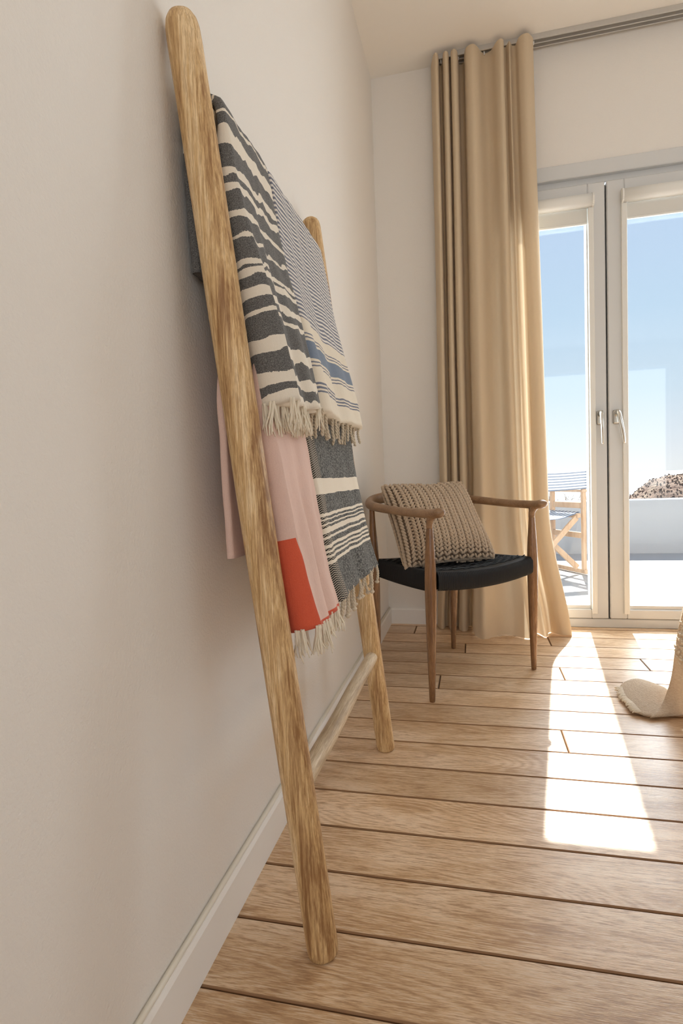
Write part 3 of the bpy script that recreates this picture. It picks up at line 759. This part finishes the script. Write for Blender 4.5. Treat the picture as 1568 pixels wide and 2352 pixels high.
# ------------------------------------------------------------------ throw over the corner of a bed at the right edge
thr = empty('throw_blanket', (1.0, 1.93, 0), 'cream woven throw trailing onto the floor at the right edge', 'blanket')
rowsA = [  # left edge (far), middle, right (near): from bed top to floor
    [(1.34, 2.00, .535), (1.40, 1.86, .535), (1.42, 1.70, .535)],
    [(1.20, 2.00, .535), (1.25, 1.86, .540), (1.30, 1.70, .54)],
    [(1.135, 1.985, .47), (1.19, 1.85, .49), (1.25, 1.70, .50)],
    [(1.094, 1.955, .325), (1.16, 1.83, .34), (1.23, 1.71, .36)],
    [(1.074, 1.942, .249), (1.145, 1.83, .25), (1.22, 1.72, .26)],
    [(1.059, 1.93, .178), (1.13, 1.83, .18), (1.22, 1.73, .18)],
    [(1.040, 1.915, .092), (1.115, 1.84, .095), (1.22, 1.76, .10)],
    [(1.008, 1.885, .030), (1.095, 1.855, .035), (1.22, 1.80, .04)],
    [(.958, 1.838, .007), (1.062, 1.868, .010), (1.22, 1.86, .012)]]
def patch(rows, nu, nv):
    rr = [cr(r, nu) for r in rows]; m = len(rr[0]); cols = [cr([tuple(r[i]) for r in rr], nv) for i in range(m)]
    k = len(cols[0]); V = [cols[i][j]+Vector((0, 0, 0)) for j in range(k) for i in range(m)]
    F = [(j*m+i, j*m+i+1, (j+1)*m+i+1, (j+1)*m+i) for j in range(k-1) for i in range(m-1)]
    return V, F, k, m
VA, FA, ka, ma = patch(rowsA, 14, 7)
VA = [v+Vector((0, 1, 0))*noise.noise(v*9)*.008 for v in VA]
def thick(V, F, t, up=None):
    me = bpy.data.meshes.new('t'); me.from_pydata([tuple(v) for v in V], [], F); me.update()
    ns = [Vector(v.normal) for v in me.vertices]; n = len(V)
    cnt = {}
    for f in F:
        for a, b in zip(f, f[1:]+f[:1]): cnt[(a, b)] = 1
    G = list(F) + [tuple(i+n for i in f[::-1]) for f in F]
    for (a, b) in list(cnt):
        if (b, a) not in cnt: G.append((b, a, a+n, b+n))
    return [Vector(v) for v in V]+[Vector(v)-q*t for v, q in zip(V, ns)], G
VT, FT = thick(VA, FA, .005)
sheet = keep(fromd('cloth', VT, FT, throw_m), thr)
tail = [[(.926, 2.060, .010), (.922, 1.985, .006), (.926, 1.92, .010), (.932, 1.866, .007)],
        [(.950, 2.092, .020), (.955, 2.00, .024), (.952, 1.92, .020), (.950, 1.848, .008)],
        [(.995, 2.106, .030), (1.00, 2.01, .036), (.99, 1.93, .024), (.975, 1.842, .008)],
        [(1.050, 2.085, .020), (1.06, 2.00, .030), (1.05, 1.93, .020), (1.03, 1.855, .009)],
        [(1.10, 2.05, .008), (1.12, 1.99, .012), (1.11, 1.93, .010), (1.09, 1.868, .008)]]
VB, FB, kb, mb = patch(tail, 8, 8)
VT, FT = thick(VB, FB, -.005)
VT = [Vector((v.x, v.y, max(v.z, .002))) for v in VT]
trail = keep(fromd('trailing_end', VT, FT, throw_m), thr)
rs = random.Random(11); parts = []
for k in range(52):
    f = k/51; p = Vector(cr(tail[0], 20)[int(f*60)]); 
    q = [p+Vector((.010, 0, .007)), p+Vector((-.003, rs.uniform(-.004, .004), .007)), p+Vector((-rs.uniform(.010, .017), rs.uniform(-.008, .008), .003))]
    parts.append(tube(q, [.0034, .0036, .0020], 6))
fe = keep(fromd('hem_fringe', *merge(parts), pile_m), trail); fe['kind'] = 'stuff'
parts = []
A = [VA[i] for i in range(len(VA))]
for k in range(2600):       # shaggy looped band woven across the throw
    i = rs.randrange(ma); j = rs.randrange(ka-1); v = A[j*ma+i].lerp(A[(j+1)*ma+min(i+1, ma-1)], rs.random())
    if not (.165 < v.z < .275) or v.x < 1: continue
    p = v+Vector((rs.uniform(-.006, .006), -.004, rs.uniform(-.008, .008)))
    parts.append(blob(p, Vector((rs.uniform(-1, 1), -.5, rs.uniform(-1, 1))).normalized(), Vector((.1, -1, .2)).normalized(), rs.uniform(.005, .009), .0038, .0038))
pb = keep(fromd('looped_band', *merge(parts), pile_m), sheet); pb['kind'] = 'stuff'
bed = empty('bed', (2.1, .95, 0), 'low bed with pale linen just outside the right edge of the picture', 'bed')
linen = m_cloth('bed_linen', (.80, .77, .72), (.84, .81, .76), 0, 500)
box('bed_base', 1.30, 2.95, -.05, 1.93, .09, .28, acacia, bed, .01, 2); box('mattress', 1.245, 2.99, -.1, 1.985, .2805, .527, linen, bed, .05, 4)
for x in (1.36, 2.88):
    for y in (.02, 1.86): box('leg', x-.03, x+.03, y-.03, y+.03, 0, .09, acacia, bed, .004)

# ------------------------------------------------------------------ terrace and beyond
structure(box('floor_terrace', -5, 9, D+.0705, 5.66, -.30, -.03, terr_m), 'sunlit white terrace floor outside the glass door')
structure(box('threshold', DX0-.05, DX1+.05, D+.0705, D+.27, -.03, -.004, white_ext), 'white outer sill below the terrace door')
structure(box('wall_terrace', -5, 9, 5.66, 5.90, -.3, .468, white_ext, None, .006), 'low white parapet wall closing the terrace')
# sea
sea_m = Mat('sea', .35, (.50, .60, .68), .5); sv = sea_m.coord('Object', (.02, .05, 1)); sea_m.bump(sea_m.noise(sv, 3, 3), .4, .5)
structure(fromd('sea', [(-3000, 60, -30), (3000, 60, -30), (3000, 3500, -30), (-3000, 3500, -30)], [(0, 1, 2, 3)], sea_m.m, None, False), 'pale hazy sea on the horizon')
hm = Mat('dry_scrub', .95, (.30, .20, .13), .1); hv = hm.coord('Object'); hn = hm.noise(hv, 1.6, 6, .7)
hm.col(hm.ramp(hn, [(.36, (.20, .13, .10)), (.5, (.29, .205, .155)), (.64, (.36, .275, .205))])); hm.bump(hm.noise(hv, 5, 4, .7), 1, .2)
def hill(u, v):
    x = lerp(5.5, 26, u); y = lerp(24, 45, v)
    prof = table(x, [(5.5, -2.6), (7.2, -1.25), (7.9, -.78), (8.7, -.27), (9.1, .14), (9.7, .26), (10.4, .30), (12, .5), (15, .9), (19, .2), (26, -3)])
    k = math.sin(math.pi*min(1, v*1.6+.0))**.7 if v*1.6 < .5 else 1 - 1.2*(v-.31)
    z = lerp(-6, prof, k)
    return Vector((x, y, z+noise.noise(Vector((x*1.3, y*1.3, 0)))*.10+noise.noise(Vector((x*4.5, y*4.5, 3)))*.05))
V, F = grid(hill, 150, 70)
hl = empty('hill', (12, 34, -6), 'brown scrub covered hill beyond the parapet', None, None, 'structure')
keep(fromd('hillside', V, F, hm.m, None, True), hl)
rs = random.Random(21); parts = []
for k in range(2600):
    p = hill(rs.uniform(.05, .6), rs.uniform(.12, .45)); r = rs.uniform(.02, .05)
    parts.append(blob(p+Vector((0, 0, r*.4)), Vector((rs.uniform(-.4, .4), rs.uniform(-.4, .4), 1)).normalized(), Vector((0, 1, .1)), r, r*.9, r*.9))
sc_ = keep(fromd('scrub', *merge(parts), hm.m, None, False), hl); sc_['kind'] = 'stuff'
# bare twigs growing behind the parapet
tw_m = Mat('dry_twigs', .9, (.30, .24, .19), .1).m
parts = []
for k in range(120):
    b = Vector((rs.uniform(.9, 1.75), rs.uniform(5.98, 6.35), .2)); d = Vector((rs.uniform(-.5, .5), rs.uniform(-.3, .3), 1)).normalized(); l_ = rs.uniform(.25, .42)
    q = [b, b+d*l_*.5+Vector((rs.uniform(-.03, .03), 0, 0)), b+d*l_+Vector((rs.uniform(-.06, .06), 0, 0))]
    parts.append(tube(q, [.004, .003, .0012], 4))
    for j in range(3):
        s0 = q[1].lerp(q[2], rs.uniform(0, .8)); parts.append(tube([s0, s0+Vector((rs.uniform(-.09, .09), rs.uniform(-.05, .05), rs.uniform(.02, .08)))], [.002, .0009], 4))
tw = fromd('bare_bush', *merge(parts), tw_m); tag(tw, 'bare grey brown twigs growing behind the terrace parapet', 'bush', None, 'stuff')
structure(box('hillside_ground', -6, 10, 5.91, 9, -.8, .2, hm.m), 'dry ground behind the parapet')
# folding director's chair
dc = empty('folding_chair', (1.1, 4.62, -.03), 'wooden folding chair with striped canvas out on the terrace', 'chair')
O = Vector((1.268, 4.54, -.03)); A1 = Vector((-.157, .27, 0)).normalized(); B1 = Vector((-A1.y, A1.x, 0))    # A1: back to front, B1: across
if B1.x > 0: B1 = -B1
def dl(a, b, z): return O+A1*a+B1*b+Vector((0, 0, z))
def bar(name, p, q, wa, wb, mat=acacia, upv=Vector((0, 0, 1))):
    d = (q-p).normalized(); s_ = d.cross(upv); s_ = s_.normalized() if s_.length > .05 else A1.copy(); t_ = s_.cross(d)
    bm = bmesh.new(); vs = []
    for c in (p, q):
        for e, g in ((-1, -1), (1, -1), (1, 1), (-1, 1)): vs.append(bm.verts.new(c+s_*e*wa/2+t_*g*wb/2))
    for f in ((0, 1, 2, 3), (7, 6, 5, 4), (0, 4, 5, 1), (1, 5, 6, 2), (2, 6, 7, 3), (3, 7, 4, 0)): bm.faces.new([vs[i] for i in f])
    bmesh.ops.recalc_face_normals(bm, faces=bm.faces); bmesh.ops.bevel(bm, geom=bm.edges[:], offset=.003, segments=1, affect='EDGES')
    return mesh_of(bm, name, mat, dc)
DA, DB = .36, .50
for b in (0, DB):
    bar('post', dl(0, b, .01), dl(0, b, .80), .03, .03); bar('post', dl(DA, b, .05), dl(DA, b, .632), .035, .03)
    bar('arm', dl(-.02, b, .642), dl(DA+.06, b, .642), .05, .020)
    bar('side_rail', dl(0, b, .53), dl(DA, b, .53), .02, .045); bar('side_rail', dl(0, b, .30), dl(DA, b, .30), .02, .045)
    bar('foot_rail', dl(-.03, b, .025), dl(DA+.06, b, .025), .03, .035)
    bar('seat_bar', dl(.0, .04 if b == 0 else DB-.04, .455), dl(DA+.04, .04 if b == 0 else DB-.04, .455), .03, .035)
for a in (.03, DA):
    bar('cross_leg', dl(a, .04, .44), dl(a, DB-.02, .05), .02, .042); bar('cross_leg', dl(a+.022, DB-.04, .44), dl(a+.022, .02, .05), .02, .042)
def m_canvas(name, per, fac):
    M = Mat(name, .9, (.8, .8, .8), .1); uv = M.n('UVMap'); s_ = M.n('SeparateXYZ'); M.l(uv.outputs[0], s_.inputs[0])
    f = M.math('LESS_THAN', M.math('FRACT', M.math('MULTIPLY', s_.outputs[1], per)), fac)
    M.col(M.mix(f, (.78, .78, .76), (.16, .19, .25))); return M.m
cv1 = m_canvas('striped_canvas', 7, .5); cv2 = m_canvas('striped_canvas_seat', 9, .55)
def canvas(name, fn, nu, nv, mat):
    V, F = grid(fn, nu, nv); V2, F2 = thick(V, F, .004)
    o = fromd(name, V2, F2, mat); uvl = o.data.uv_layers.new(name='UVMap'); n_ = len(V)
    for lp in o.data.loops:
        k = lp.vertex_index % n_; uvl.data[lp.index].uv = ((k % nu)/(nu-1), (k//nu)/(nv-1))
    keep(o, dc)
canvas('backrest', lambda u, v: dl(-.022+.03*math.sin(math.pi*u), lerp(-.01, DB+.01, u), lerp(.658, .80, v)-.008*math.sin(math.pi*u)), 16, 24, cv1)
canvas('canvas_seat', lambda u, v: dl(lerp(.02, DA+.03, v), lerp(.02, DB-.02, u), .478-.045*math.sin(math.pi*u)), 16, 24, cv2)
